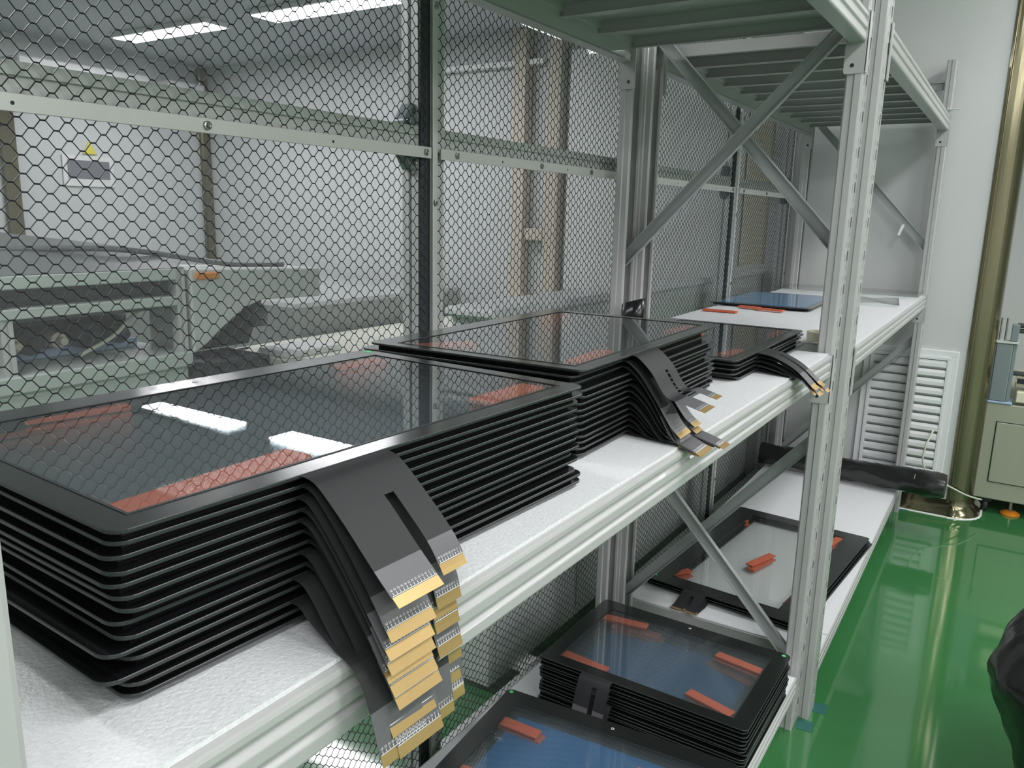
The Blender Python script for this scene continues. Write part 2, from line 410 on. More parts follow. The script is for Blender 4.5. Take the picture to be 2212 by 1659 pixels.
foam(-.592, -.008, .082, 1.895, 1.0247, ZM - 1.0247, 'white foam sheet under the blue panel on the far middle shelf', .003, RK2, (.026, .077))
foam(-.590, -.003, -1.852, -.012, .1602, ZB - .1602, 'white foam sheet on the bottom shelf below the near panel stacks')
foam(-.590, -.003, .082, .19, .1602, ZB - .1602, 'short white foam sheet butted in front of the large black framed panels', .002, RK2, (.026, .077))
foam(-.590, -.003, .195, 1.895, .1602, ZB - .1602, 'white foam sheet under the black roll on the far bottom shelf', .003, RK2, (.026, .077))

# ------------------------------------------------------------------ touch panels
GT, PITCH = .0030, .0086      # glass thickness, stack pitch
PANEL_MESH = {}
def panel_meshes(W, D, bf, br, bs, r=.013):
    key = (W, D, bf, br, bs)
    if key in PANEL_MESH: return PANEL_MESH[key]
    out = rrect(-W / 2, W / 2, 0, D, r, 6); n = len(out)
    x0, x1, y0, y1 = -W / 2 + bs, W / 2 - bs, bf, D - br
    inn = []
    per = n // 4
    for cx, cy in ((x1, y1), (x0, y1), (x0, y0), (x1, y0)): inn += [(cx, cy)] * per
    mb = MB(); c = .0005
    sh = rrect(-W / 2 + c, W / 2 - c, c, D - c, r - c, 6)
    zt, zb = PITCH, PITCH - GT
    def ring(P, z): return [(p[0], p[1], z) for p in P]
    mb.grid([ring(inn, zb), ring(inn, zt)], 0, True)
    mb.grid([ring(inn, zt), ring(sh, zt)], 0, True)
    mb.grid([ring(sh, zt), ring(out, zt - c)], 1, True)
    mb.grid([ring(out, zt - c), ring(out, zb + c)], 1, True)
    mb.grid([ring(out, zb + c), ring(sh, zb)], 1, True)
    mb.grid([ring(sh, zb), ring(inn, zb)], 0, True)
    me = mb.mesh('border', ['black_glass', 'glass_edge'], fix=False)
    bm = bmesh.new(); bm.from_mesh(me); bmesh.ops.remove_doubles(bm, verts=bm.verts, dist=1e-6)
    bmesh.ops.dissolve_degenerate(bm, dist=1e-6, edges=bm.edges); bmesh.ops.recalc_face_normals(bm, faces=bm.faces); bm.to_mesh(me); bm.free()
    pane = box(x0, x1, y0, y1, zt - .0024, zt - .0003).mesh('pane', 'clear_glass' if D > .5 else 'touch_glass')
    g = MB(); q = .011  # black ring added to keep the gaps between panels dark
    go = [(-W / 2 + q, q), (W / 2 - q, q), (W / 2 - q, D - q), (-W / 2 + q, D - q)]
    gi = [(x0 - .002, y0 - .002), (x1 + .002, y0 - .002), (x1 + .002, y1 + .002), (x0 - .002, y1 + .002)]
    g.grid([ring(gi, .0002), ring(go, .0002), ring(go, zb), ring(gi, zb), ring(gi, .0002)], 0, True)
    gas = g.mesh('gap_shade', 'gap_shade')
    bead = MB()
    bo = [(x0 - .0012, y0 - .0012), (x1 + .0012, y0 - .0012), (x1 + .0012, y1 + .0012), (x0 - .0012, y1 + .0012)]
    bi = [(x0 + .0012, y0 + .0012), (x1 - .0012, y0 + .0012), (x1 - .0012, y1 - .0012), (x0 + .0012, y1 - .0012)]
    bead.grid([ring(bi, zt), ring(bi, zt + .0005), ring(bo, zt + .0005), ring(bo, zt)], 0, True)
    bead = bead.mesh('window_bead', 'glass_edge')
    PANEL_MESH[key] = (me, pane, gas, bead)
    return PANEL_MESH[key]
def text_mesh(body, size):
    cu = bpy.data.curves.new('t', 'FONT'); cu.body = body; cu.size = size; cu.align_x = 'CENTER'; cu.fill_mode = 'FRONT'; cu.resolution_u = 2
    o = bpy.data.objects.new('t', cu); col.objects.link(o)
    dg = bpy.context.evaluated_depsgraph_get(); me = bpy.data.meshes.new_from_object(o.evaluated_get(dg))
    col.objects.unlink(o); bpy.data.objects.remove(o)
    vs_ = [tuple(v.co) for v in me.vertices]; fs = [list(p.vertices) for p in me.polygons]
    return vs_, fs
NUMS = {}
def scale_print(width, marks):
    """tick row and pin numbers in the flat frame (u across, v up the strip)"""
    k = (round(width, 4), tuple(marks))
    if k in NUMS: return NUMS[k]
    V, F = [], []
    n = len(marks)
    for i, mk in enumerate(marks):
        u = -width / 2 + width * (i + .5) / n
        tv, tf = text_mesh(str(mk), .0025)
        b = len(V); V += [(u + x, y + .0040) for x, y, z in tv]; F += [[b + q for q in f] for f in tf]
        b = len(V); V += [(u - .0003, .0012), (u + .0003, .0012), (u + .0003, .0032), (u - .0003, .0032)]; F.append([b, b + 1, b + 2, b + 3])
    b = len(V); V += [(-width / 2, .0004), (width / 2, .0004), (width / 2, .0009), (-width / 2, .0009)]; F.append([b, b + 1, b + 2, b + 3])
    NUMS[k] = (V, F); return NUMS[k]
def arc_sub(P, a, b):
    """sub-polyline of (s, z) points between arc lengths a and b"""
    out, L = [], 0.
    for i in range(len(P) - 1):
        d = (P[i + 1] - P[i]).length
        for t in (a, b):
            pass
        if L + d >= a and L <= b and d > 0:
            t0 = max(0, (a - L) / d); t1 = min(1, (b - L) / d)
            if not out: out.append(P[i].lerp(P[i + 1], t0))
            out.append(P[i].lerp(P[i + 1], t1))
        L += d
    return out
def path_len(P): return sum((P[i + 1] - P[i]).length for i in range(len(P) - 1))
def ribbon(mb, P, x0, x1, off=0., mi=0, xs=None, x_shift=None):
    """strip along P=(s outward, z), between x0 and x1, thickness .0005, lifted 'off' along its normal"""
    top, bot = [], []
    for i, p in enumerate(P):
        t = (P[min(i + 1, len(P) - 1)] - P[max(i - 1, 0)]).normalized(); nrm = Vector((-t.y, t.x))
        if nrm.y < 0 and abs(nrm.y) > .3: nrm = -nrm
        dx = x_shift(i / max(1, len(P) - 1)) if x_shift else 0
        a = p + nrm * (off + .0004); b = p + nrm * (off - .0001 if off else 0)
        top.append(((x0 + dx, -a.x, a.y), (x1 + dx, -a.x, a.y))); bot.append(((x0 + dx, -b.x, b.y), (x1 + dx, -b.x, b.y)))
    mb.grid([[t[0], t[1], b[1], b[0]] for t, b in zip(top, bot)], mi, True)
    for e, rv in ((0, 0), (-1, 1)):
        k = len(mb.v); mb.v += [top[e][0], top[e][1], bot[e][1], bot[e][0]]; mb.f.append([k, k + 1, k + 2, k + 3]); mb.m.append(mi)
def flex_cable(parent, xa, xb, legs, numbered=True, slot=.045, holes=False):
    """legs: list of (x0, x1, path) in panel coordinates, sharing their first part up to arc 'slot'"""
    mb = MB(); P0 = legs[0][2]
    ribbon(mb, arc_sub(P0, 0, slot), xa, xb)
    gold, prints = [], []
    for (x0, x1, P, lighter) in legs:
        L = path_len(P)
        a1 = slot + (L - slot) * lighter
        ribbon(mb, arc_sub(P, slot - .0002, a1), x0, x1)
        ribbon(mb, arc_sub(P, a1, L - .0085), x0, x1, mi=1)
        gold.append((x0, x1, arc_sub(P, L - .0085, L), arc_sub(P, max(slot, L - .020), L - .0085)))
    cab = mb.build('flex_cable', ['flex_black', 'flex_grey'], parent, smooth=False)
    for (x0, x1, G, N) in gold:
        g = MB(); ribbon(g, G, x0 + .0004, x1 - .0004); g.build('contact_strip', 'gold', cab)
        if not numbered: continue
        w_ = x1 - x0 - .002
        marks = [60, 55, 50, 45, 40, 35, 30, 25, 20, 15, 10, 5, 1] if w_ > .034 else [40, 35, 30, 25, 20, 15, 10, 5, 1]
        V, F = scale_print(w_, marks)
        p, q = G[0], N[0]; t = (q - p).normalized(); nrm = Vector((-t.y, t.x))
        if nrm.x * 1 + nrm.y < 0: nrm = -nrm
        m = MB(); xm = (x0 + x1) / 2
        for u, v in V:
            c = p + t * v + nrm * .0009; m.v.append((xm + u, -c.x, c.y))
        m.f = [list(f) for f in F]; m.m = [0] * len(F)
        m.build('pin_numbers', 'print_white', cab, fix=False)
    return cab
def panel(origin, rz, z, kind, label, group, tail=None, dot=None, lens=False, film=False):
    W, D, bf, br, bs = kind
    e = empty('touch_panel', (origin[0], origin[1], z), rz); tag(e, label, 'touch panel', group)
    me, pane, gas, bead = panel_meshes(*kind)
    link('border', me, e); link('gap_shade', gas, e); pn = link('pane', pane, e); link('window_bead', bead, e)
    if film:
        box(-W / 2 + bs - .004, W / 2 - bs + .004, bf - .004, D - br + .004, PITCH + .0001, PITCH + .0007).build('blue_film', 'blue_film', e)
    if dot:
        MB().lathe([(0, .0007), (.0045, .0007), (.005, .0001)], 14, (dot[0], dot[1], PITCH)).build('dot_sticker', 'dot_green', e)
    if lens:
        MB().lathe([(.0034, .0001), (.0034, .0006), (.0022, .0006), (.0022, .0001)], 16, (0, D - br * .45, PITCH)).build('camera_ring', 'print_white', e)
    if tail: flex_cable(e, **tail)
    return e
def red_block(c, a, L, Wd, H, z, label, group='red foam spacers between the panels'):
    o = box(-L / 2, L / 2, -Wd / 2, Wd / 2, 0, H).build('foam_spacer', 'spacer_red', bevel=.0006)
    o.location = (c[0], c[1], z); o.rotation_euler = (0, 0, a); return tag(o, label, 'spacer', group)

K24 = (.552, .355, .023, .040, .022)
K22 = (.512, .362, .030, .046, .040)
K32 = (.500, .830, .060, .060, .075)
def out_path(pts): return smooth_path([Vector(p) for p in pts], 6)
def rotp(o, rz, x, y): return (o[0] + x * math.cos(rz) - y * math.sin(rz), o[1] + x * math.sin(rz) + y * math.cos(rz))

# --- stack 1: nearest the camera, cables hanging over the beam
def stack1():
    n, org, rz = 14, (-.051, -1.494), R(87.4)
    where = 'the nearest stack, its cables hanging over the beam'
    ends = [0, .020, .024, .026, .024, .027, .029, .034, .033, .031, .024, .022, .016, .006]   # extra droop of each cable, from the top
    rs = random.Random(3)
    for k in range(n):
        z = ZM + (n - 1 - k) * PITCH; zt = z + PITCH
        dx, dy = (0, 0) if k == 0 else (rs.uniform(-.004, .004), rs.uniform(-.003, .003))
        if k in (9, 11): dx += -.014
        if k == 13: dx += .006
        o = rotp(org, rz, dx, dy); a = rz + (0 if k == 0 else R(rs.uniform(-.5, .5)))
        d = ends[k]
        def leg(endx, endz, sh=0):
            pts = [(-.012, .0078), (.0, .0078), (.011, .0070), (.022, .0015 - d * .1)]
            lowest = ZM + .004 - z
            for s_, dz in ((.046, -.0185 - d * .35),):
                if s_ < .052: dz = max(dz, lowest)
                pts.append((s_, dz))
            z3 = -.045 - d * .75; s3 = .074
            if zt < 1.075: z3 = max(z3, ZM - z - .012)
            pts += [(s3, z3), (endx, endz - d)]
            return out_path(pts)
        ex = .099 - d * .25 + rs.uniform(-.002, .002)
        legs = [(-.137, -.089, leg(ex, -.066), .62), (-.079, -.050, leg(ex - .010 + rs.uniform(-.003, .003), -.066 + rs.uniform(-.004, .006)), .62)]
        panel(o, a, z, K24, ('%s black touch panel in %s' % (ORD[k], where)) if k < 13 else 'lowest black touch panel in ' + where, 'touch panels in the nearest stack',
              tail=dict(xa=-.137, xb=-.050, legs=legs, slot=.056), dot=(.266, .340) if k == 0 else None, lens=(k == 0))
    names = ['rear left', 'front left', 'rear right', 'front right']
    spots = [((-.385, -1.635), 78, .13), ((-.108, -1.665), 92, .165), ((-.352, -1.262), 84, .085), ((-.098, -1.292), 88, .105)]
    for lay in range(3):
        for i, (c, a, L) in enumerate(spots):
            cc = (c[0] + lay * rs.uniform(-.004, .004), c[1] + lay * rs.uniform(-.004, .012))
            red_block(cc, R(a + lay * rs.uniform(-3, 3)), L, .030, PITCH - GT - .0006, ZM + (n - 1 - lay) * PITCH + .0002,
                      'red foam spacer seen through the nearest stack, %s, %s layer' % (names[i], ['uppermost', 'second', 'third'][lay]))
    red_block((-.075, -1.275), R(86), .10, .02, PITCH - GT - .0006, ZM + PITCH + .0002, 'red foam spacer peeking out low at the right end of the nearest stack')
stack1()
# --- stack 2
def stack2():
    n, org, rz = 14, (-.088, -.866), R(91.3)
    where = 'the tall stack in the middle of the shelf'
    rs = random.Random(11)
    for k in range(n):
        z = ZM + (n - 1 - k) * PITCH
        dx, dy = (0, 0) if k == 0 else (rs.uniform(-.004, .004), rs.uniform(-.003, .003))
        if k in (1, 2): dy += .012; dx -= .004
        o = rotp(org, rz, dx, dy); a = rz + (0 if k == 0 else R(rs.uniform(-.5, .5)))
        low = ZM + .0025 - z
        def leg(e, dz):
            q = [(-.012, .0078), (0, .0078), (.012, .004)]
            for s_, zz in ((.032, -.014), (.055, -.045), (.078, dz * .85)): q.append((s_, max(zz, low + .002)))
            q.append((e, max(dz, low if e < .088 else low - .012)))
            return out_path(q)
        if k == 0: A, B = leg(.112, -.060), leg(.110, -.052)
        elif k < 3: A, B = leg(.090 + k * .003, -.088 - .004 * k), leg(.092 + k * .003, -.088)
        else: A, B = leg(.092 + min(k, 9) * .0022, -.100), leg(.090 + min(k, 9) * .004, -.098)
        panel(o, a, z, K24, ('%s touch panel in %s' % (ORD[k], where)) if k < 13 else 'lowest touch panel in ' + where, 'touch panels in the middle stack',
              tail=dict(xa=-.126, xb=-.041, legs=[(-.126, -.080, A, .55), (-.070, -.041, B, .55)], slot=.040 if k else .055), lens=False)
    spots = [((-.360, -1.075), 60, .11, 'rear left'), ((-.137, -1.02), 92, .12, 'front left'), ((-.140, -.645), 88, .12, 'front right'), ((-.40, -.66), 92, .10, 'rear right')]
    for lay in range(3):
        for c, a, L, nm in spots:
            red_block((c[0] + lay * rs.uniform(-.006, .006), c[1] + lay * rs.uniform(-.015, .015)), R(a + rs.uniform(-3, 3)), L, .022, PITCH - GT - .0006, ZM + (n - 1 - lay) * PITCH + .0002,
                      'red foam spacer in the middle stack, %s, %s layer' % (nm, ['uppermost', 'second', 'third'][lay]))
stack2()
# --- stack 3: low stack at the end of the near shelf
def stack3():
    n, org, rz = 5, (-.080, -.233), R(90.4)
    where = 'the low stack beside the front post'
    rs = random.Random(5)
    for k in range(n):
        z = ZM + (n - 1 - k) * PITCH
        o = rotp(org, rz, [0, .006, .002, -.004, .012][k], [0, -.002, .002, .001, -.003][k])
        low = ZM + .002 - z
        def leg(e, dz):
            return out_path([(-.012, .0078), (0, .0078), (.014, .007), (.040, max(.002, low)), (.072, max(-.012, low + .001)), (.095, max(-.028, low - .004)), (e, dz + k * .0045)])
        legs = [(-.150, -.112, leg(.120 + k * .002, -.052), .6), (-.100, -.072, leg(.122 + k * .003, -.052), .6)]
        panel(o, rz, z, K24, ('%s touch panel in %s' % (ORD[k], where)) if k < 4 else 'lowest touch panel in ' + where, 'touch panels in the low stack',
              tail=dict(xa=-.150, xb=-.072, legs=legs, slot=.050, numbered=False))
    spots = [((-.128, -.385), 80, .09, 'front left'), ((-.133, -.005), 92, .13, 'front right'), ((-.36, -.38), 90, .10, 'rear left')]
    for lay in range(2):
        for c, a, L, nm in spots:
            red_block((c[0], c[1] + lay * .02), R(a + 2 * lay), L, .024, PITCH - GT - .0006, ZM + (n - 1 - lay) * PITCH + .0002, 'red foam spacer in the low stack, %s, %s layer' % (nm, ['uppermost', 'second'][lay]))
    red_block((-.118, .030), R(90), .035, .02, .0052, ZM + .0002, 'small red foam spacer sticking out under the low stack')
stack3()
# --- stack 4 on the bottom shelf
def stack4():
    n, org, rz = 14, (-.253, -.486), R(-.3)
    where = 'the tall bottom shelf stack beside the front post'
    rs = random.Random(21)
    for k in range(n):
        z = ZB + (n - 1 - k) * PITCH
        dx, dy = (0, 0) if k == 0 else (rs.uniform(-.004, .003), rs.uniform(-.004, .003))
        o = rotp(org, rz, dx, dy); low = ZB + .002 - z
        def leg(e, dz): return out_path([(-.012, .0078), (0, .0078), (.014, .003), (.028, max(-.020, low)), (.040, max(-.050, low + .002)), (.052, max(-.085, low + .001)), (e, max(dz, low))])
        legs = [(-.137, -.098, leg(.062, -.118), .45), (-.086, -.058, leg(.060, -.116), .45)]
        panel(o, rz + (0 if k == 0 else R(rs.uniform(-.4, .4))), z, K22, ('%s panel in %s' % (ORD[k], where)) if k < 13 else 'lowest panel in ' + where, 'touch panels in the tall bottom stack',
              tail=dict(xa=-.137, xb=-.058, legs=legs, slot=.040, numbered=False) if k in (0, 2, 4, 7, 10) else None, dot=(.240, .350) if k == 0 else None, lens=(k == 0))
    spots = [((-.415, -.20), 8, .13, 'far left'), ((-.092, -.225), -8, .125, 'far right'), ((-.10, -.425), -14, .115, 'near right'), ((-.412, -.436), -4, .13, 'near left')]
    for lay in range(4):
        for c, a, L, nm in spots:
            red_block((c[0] + lay * rs.uniform(-.018, .018), c[1] + lay * rs.uniform(-.006, .006)), R(a + lay * rs.uniform(-4, 4)), L, .026, PITCH - GT - .0006, ZB + (n - 1 - lay) * PITCH + .0002,
                      'red foam spacer in the tall bottom stack, %s, %s layer' % (nm, ['uppermost', 'second', 'third', 'fourth'][lay]))
    o = box(-.19, .19, -.125, .125, 0, .0012).build('blue_sheet', 'blue_deep'); o.location = (-.253, -.32, ZB + 10 * PITCH + .0004); tag(o, 'blue film sheet deep inside the tall bottom shelf stack', 'film')
stack4()
# --- stack 5, nearest on the bottom shelf
def stack5():
    n, rz = 15, R(4.8)
    rear = (-.488, -.652)
    org = rotp(rear, rz, .256, -.362)
    where = 'the bottom shelf stack nearest the camera'
    rs = random.Random(31)
    for k in range(n):
        z = ZB + (n - 1 - k) * PITCH
        dx, dy = (0, 0) if k == 0 else (rs.uniform(-.004, .003), rs.uniform(-.003, .003))
        panel(rotp(org, rz, dx, dy), rz, z, K22, ('%s panel in %s' % (ORD[k], where)) if k < 14 else 'lowest panel in ' + where, 'touch panels in the nearest bottom stack',
              dot=(-.245, .352) if k == 0 else None, lens=(k == 0))
    for lay in range(2):
        for c, a, L, nm in (((-.412, -.752), 2, .12, 'far left'), ((-.395, -.922), 6, .12, 'near left'), ((-.08, -.735), 2, .12, 'far right')):
            red_block((c[0] + lay * .01, c[1]), R(a), L, .028, PITCH - GT - .0006, ZB + (n - 1 - lay) * PITCH + .0002, 'red foam spacer in the nearest bottom stack, %s, %s layer' % (nm, ['uppermost', 'second'][lay]))
    o = box(-.20, .20, -.13, .13, 0, .0012).build('blue_sheet', 'blue_deep'); o.location = (*rotp(org, rz, 0, .17), ZB + (n - 2) * PITCH + .0004); o.rotation_euler = (0, 0, rz); tag(o, 'blue film sheet inside the bottom shelf stack nearest the camera', 'film')
stack5()
# --- stack 6: three large panels on the far bottom shelf
def stack6():
    n, rz = 3, R(-4.5)
    org = (-.305, .240)
    for k in range(n):
        z = ZB + .002 + (n - 1 - k) * PITCH
        o = rotp(org, rz, [0, .004, .012][k], [0, -.004, -.002][k])
        low = ZB + .005 - z
        P = out_path([(-.012, .0078), (0, .0078), (.012, .006), (.035, max(low, -.002)), (.06, low + .002), (.085, low), (.10 - .006 * k, low)])
        panel(o, rz, z, K32, ['uppermost large panel with wide black border on the far bottom shelf', 'middle one of the large wide bordered panels on the far bottom shelf', 'lowest large wide bordered panel on the far bottom shelf'][k], 'large panels on the far bottom shelf',
              tail=dict(xa=-.105, xb=-.030, legs=[(-.105, -.071, P, .85), (-.061, -.030, P, .85)], slot=.035, numbered=False), dot=(-.222, .036) if k == 0 else None)
    spots = [((-.470, .365), 55, .085, 'near left'), ((-.275, .625), 72, .14, 'centre'), ((-.455, .945), 30, .08, 'far left'), ((-.095, .955), 78, .10, 'far right'), ((-.110, .37), 80, .06, 'near right')]
    for lay in range(2):
        for c, a, L, nm in spots:
            red_block((c[0] + .008 * lay, c[1] - .014 * lay), R(a + 3 * lay), L, .028, PITCH - GT - .0006, ZB + .0022 + (n - 1 - lay) * PITCH, 'red foam spacer under the large far panels, %s, %s layer' % (nm, ['uppermost', 'second'][lay]))
stack6()
# --- loose things on the far middle shelf
p = panel((-.425, .862), R(2), ZM + .003, (.36, .56, .030, .035, .028), 'single black framed panel with blue film lying on the far middle shelf', 'loose panels', film=True)
red_block((-.489, .628), R(0), .115, .026, .006, ZM + .003, 'left one of the loose red foam strips in front of the blue panel', 'loose red strips')
red_block((-.445, .818), R(-8), .075, .03, .006, ZM + .003, 'middle one of the loose red foam strips touching the blue panel', 'loose red strips')
red_block((-.365, .790), R(-6), .095, .026, .006, ZM + .003, 'right one of the loose red foam strips touching the blue panel', 'loose red strips')
o = MB().lathe([(.020, 0), (.020, .024), (.036, .024), (.037, .023), (.037, .001), (.036, 0), (.020, 0)], 36).build('tape_roll', 'tape_cream', smooth=False); o.location = (-.062, .165, ZM + .004); tag(o, 'cream masking tape roll lying beside the front post', 'tape roll')
def curved_sheet(name, mt, w_, l_, lift, loc, rz, label, cat, t=.0006):
    mb = MB(); rows = []
    for i in range(13):
        v = i / 12; rows.append([((u / 8 - .5) * w_, (v - .5) * l_, lift(u / 8, v)) for u in range(9)])
    mb.grid(rows); o = mb.build(name, mt, smooth=True, fix=False); m = o.modifiers.new('thickness', 'SOLIDIFY'); m.thickness = t
    o.location = loc; o.rotation_euler = (0, 0, rz); return tag(o, label, cat)
gl = MB().prism(rrect(-.29, .29, -.17, .17, .02, 4), 0, .004, lambda p, a: (p[0], p[1], a)).build('glass_sheet', 'sheet_glass'); gl.location = (-.29, 1.80, ZM + .010); gl.rotation_euler = (0, 0, R(1)); tag(gl, 'clear glass sheet at the far end of the middle shelf', 'glass sheet')
curved_sheet('plastic_film', 'sheet_glass', .16, .30, lambda u, v: .002 + .006 * math.sin(3 * u + 2 * v) ** 2, (-.115, 1.40, ZM + .006), R(8), 'thin clear plastic film lying right of the blue panel', 'film')
# curled black ribbon standing at the back post
mb = MB(); rows = []
for i in range(25):
    a = R(150 + 330 * i / 24); r_ = .030 + .006 * i / 24
    rows.append([(r_ * math.cos(a) * 1.0, r_ * .8 * math.sin(a), 0), (r_ * math.cos(a), r_ * .8 * math.sin(a) , .085 + .010 * math.cos(a))])
mb.grid(rows)
b0 = len(mb.v)
o = mb.build('ribbon_roll', ['red_inside', 'plastic_black'], smooth=True, fix=False)
m = o.modifiers.new('thickness', 'SOLIDIFY'); m.thickness = .0015; m.material_offset = 1; m.material_offset_rim = 1; m.offset = 1
o.location = (-.52, -.02, ZM + .002); tag(o, 'curled black ribbon with dark red inside standing by the back post', 'ribbon roll')
# black plastic roll on the far bottom shelf
mb = MB(); n, m_ = 40, 20; rows = []
rs = random.Random(9); ph = [rs.uniform(0, 6) for _ in range(8)]
for i in range(n + 1):
    v = i / n; rr = .050 + .002 * math.sin(14 * v + ph[0])
    if v > .84: rr += .006 * math.sin((v - .84) / .16 * math.pi)
    row = []
    for k in range(m_):
        a = 2 * math.pi * k / m_
        q = rr + .003 * math.sin(3 * a + ph[1] + 9 * v) + .0025 * math.sin(5 * a + ph[2] - 31 * v) + .0035 * abs(math.sin(6 * a + 57 * v + ph[3])) * (.5 + v) - .002
        row.append((-.39 + .80 * v, q * math.cos(a), q * math.sin(a)))
    rows.append(row)
e = empty('film_roll', (-.215, 1.775, ZB + .064), R(-2.5)); tag(e, 'crumpled black plastic film roll across the far bottom shelf', 'film roll')
mb.grid(rows, 0, True)
for row, rv in ((rows[0], 0), (rows[-1], 1)):
    k0 = len(mb.v); mb.v += row; cx = row[0][0] + (-.004 if rv == 0 else -.012); mb.v.append((cx, 0, 0))
    for k in range(m_): mb.f.append([k0 + k, k0 + (k + 1) % m_, k0 + m_]); mb.m.append(0)
mb.build('film_wrap', 'film_black', e, smooth=True)
MB().lathe([(.0505, -.001), (.0515, 0), (.0505, .001)], 24, (.292, 0, 0), axis='x').build('tie_band', 'beige_trim', e)

# ------------------------------------------------------------------ mesh partition (left wall of the aisle)
import numpy as np
wl = struct(empty('wall_left', (0, 0, 0)), 'partition of black wire mesh and clear sheet in a metal frame')
def wire_net(y0, y1, z0, z1, skew, ph):
    py, pz, hs = .0298, .0216, .0030
    S = []; T = []
    ny = int((y1 - y0) / py) + 2; nz = int((z1 - z0) / (pz / 2)) + 2
    rs = random.Random(int(y0 * 100)); wob = [rs.uniform(0, 6) for _ in range(4)]
    def P(y, z):
        yy = y + .0022 * math.sin(5.1 * z + wob[0]) + .001 * math.sin(31 * z + 7 * y); zz = z + skew * (y - y0) + .0018 * math.sin(6 * y + wob[1]) + .0012 * math.sin(23 * y + 9 * z + wob[2])
        return yy, zz
    def node(i, j): return y0 + ph + (i + .5 * (j % 2)) * py, z0 + j * pz / 2
    for j in range(-12, nz + 12):
        for i in range(-1, ny + 1):
            y, z = node(i, j)
            T.append((P(y - hs, z), P(y + hs, z), 1))
            for dy in (1, -1):
                S.append((P(y + dy * hs, z), P(y + dy * (py / 2 - hs), z + pz / 2), 0))
    A = S + T
    A = [a for a in A if min(a[0][0], a[1][0]) >= y0 and max(a[0][0], a[1][0]) <= y1 and min(a[0][1], a[1][1]) >= z0 and max(a[0][1], a[1][1]) <= z1]
    a = np.array([(*q[0], *q[1], .0012 if q[2] else .00085) for q in A]); n = len(a)
    d = a[:, 2:4] - a[:, 0:2]; L = np.linalg.norm(d, axis=1, keepdims=True); d = d / L; nrm = np.stack([-d[:, 1], d[:, 0]], 1)
    V = np.zeros((n, 6, 3)); r = a[:, 4:5]
    for e in (0, 1):
        c = a[:, 2 * e:2 * e + 2]
        for k in range(3):
            an = math.pi / 2 + 2 * math.pi * k / 3
            V[:, e * 3 + k, 0] = XP + .010 + (r[:, 0] * math.sin(an))
            V[:, e * 3 + k, 1:] = c + nrm * r * math.cos(an)
    b = np.arange(n)[:, None] * 6
    F = np.concatenate([b + np.array([[k, (k + 1) % 3, 3 + (k + 1) % 3, 3 + k]]) for k in range(3)], 0)
    me = bpy.data.meshes.new('wire_mesh'); me.vertices.add(n * 6); me.vertices.foreach_set('co', V.reshape(-1))
    me.loops.add(F.size); me.loops.foreach_set('vertex_index', F.reshape(-1).astype(np.int32)); me.polygons.add(len(F))
    me.polygons.foreach_set('loop_start', (np.arange(len(F)) * 4).astype(np.int32)); me.materials.append(MATS['wire_black']); me.update(calc_edges=True); me.validate()
    o = link('wire_mesh', me, wl); o['kind'] = 'stuff'; return o
BAYS = ((-2.74, -.752), (-.722, 1.175), (1.20, 2.045))
for i, (a, b) in enumerate(BAYS): wire_net(a, b, .05, 2.38, (-.012, -.045, -.02)[i], .004)
T_SIDE = lambda c0, c1, w_: [(c0, 0), (c0, w_), (c0 + .016, w_), (c0 + .016, w_ - .006), (c0 + .024, w_ - .006), (c0 + .024, w_), (c1, w_), (c1, 0), (c0 + .024, 0), (c0 + .024, .006), (c0 + .016, .006), (c0 + .016, 0)]
T_SLOT = lambda c0, c1, w_: [(c0, 0), (c0, .016), (c0 + .006, .016), (c0 + .006, .024), (c0, .024), (c0, w_), (c1, w_), (c1, .024), (c1 - .006, .024), (c1 - .006, .016), (c1, .016), (c1, 0)]
def profile_post(y, w_=.04):
    o = MB().prism(T_SIDE(0, .04, w_), 0, 2.42, lambda p, a: (XP - .002 - p[0], y + p[1], a)).build('frame_post', 'alloy', wl); return o
for y in (-.766, -.724, 1.150, 1.192, 2.045, -2.78, -2.74): profile_post(y)
for y in (-.7645, 1.160):
    box(XP - .0015, XP + .003, y, y + .030, 0, 2.42).build('gasket_strip', 'rubber_dark', wl)
for (a, b), (ra, rb) in zip(BAYS, ((-2.70, -.766), (-.684, 1.150), (1.232, 2.045))):
    for z, h in ((.02, .04), (1.462, .040), (2.38, .04)):
        MB().prism(T_SLOT(0, .04, h), ra, rb, lambda p, y: (XP - .002 - p[0], y, z + p[1])).build('frame_rail', 'alloy', wl)
    box(XP - .0245, XP - .0215, a - .01, b + .01, .05, 1.465).build('pane', 'acrylic', wl)
    box(XP - .0245, XP - .0215, a - .01, b + .01, 1.50, 2.385).build('pane', 'acrylic', wl)
def screw(y, z, parent):
    e = MB().lathe([(0, .0042), (.0022, .0042), (.0022, .0026), (.0042, .0036), (.0062, .0030), (.0068, .0002), (.0062, 0)], 14, axis='x').build('screw', 'screw_steel', parent); e.location = (XP + .0175, y, z); return e
for (a, b, ss) in ((-2.74, -.748, (-2.3, -1.78, -1.258, -.765)), (-.716, 1.16, (-.665, -.328, -.071, .35, .75, 1.13)), (1.225, 2.04, (1.27, 1.6, 1.98))):
    st = box(XP + .0125, XP + .0175, a, b, 1.4425, 1.4635).build('clamp_bar', 'alloy_bar', wl, bevel=.0006)
    for y in ss: screw(y, 1.453, st)
    for y in [(ss[i] + ss[i + 1]) / 2 for i in range(len(ss) - 1)]:
        h = MB().lathe([(0, .0003), (.0024, .0003), (.0024, 0)], 10, axis='x').build('screw_hole', 'machine_dark', st); h.location = (XP + .0175, y, 1.452)
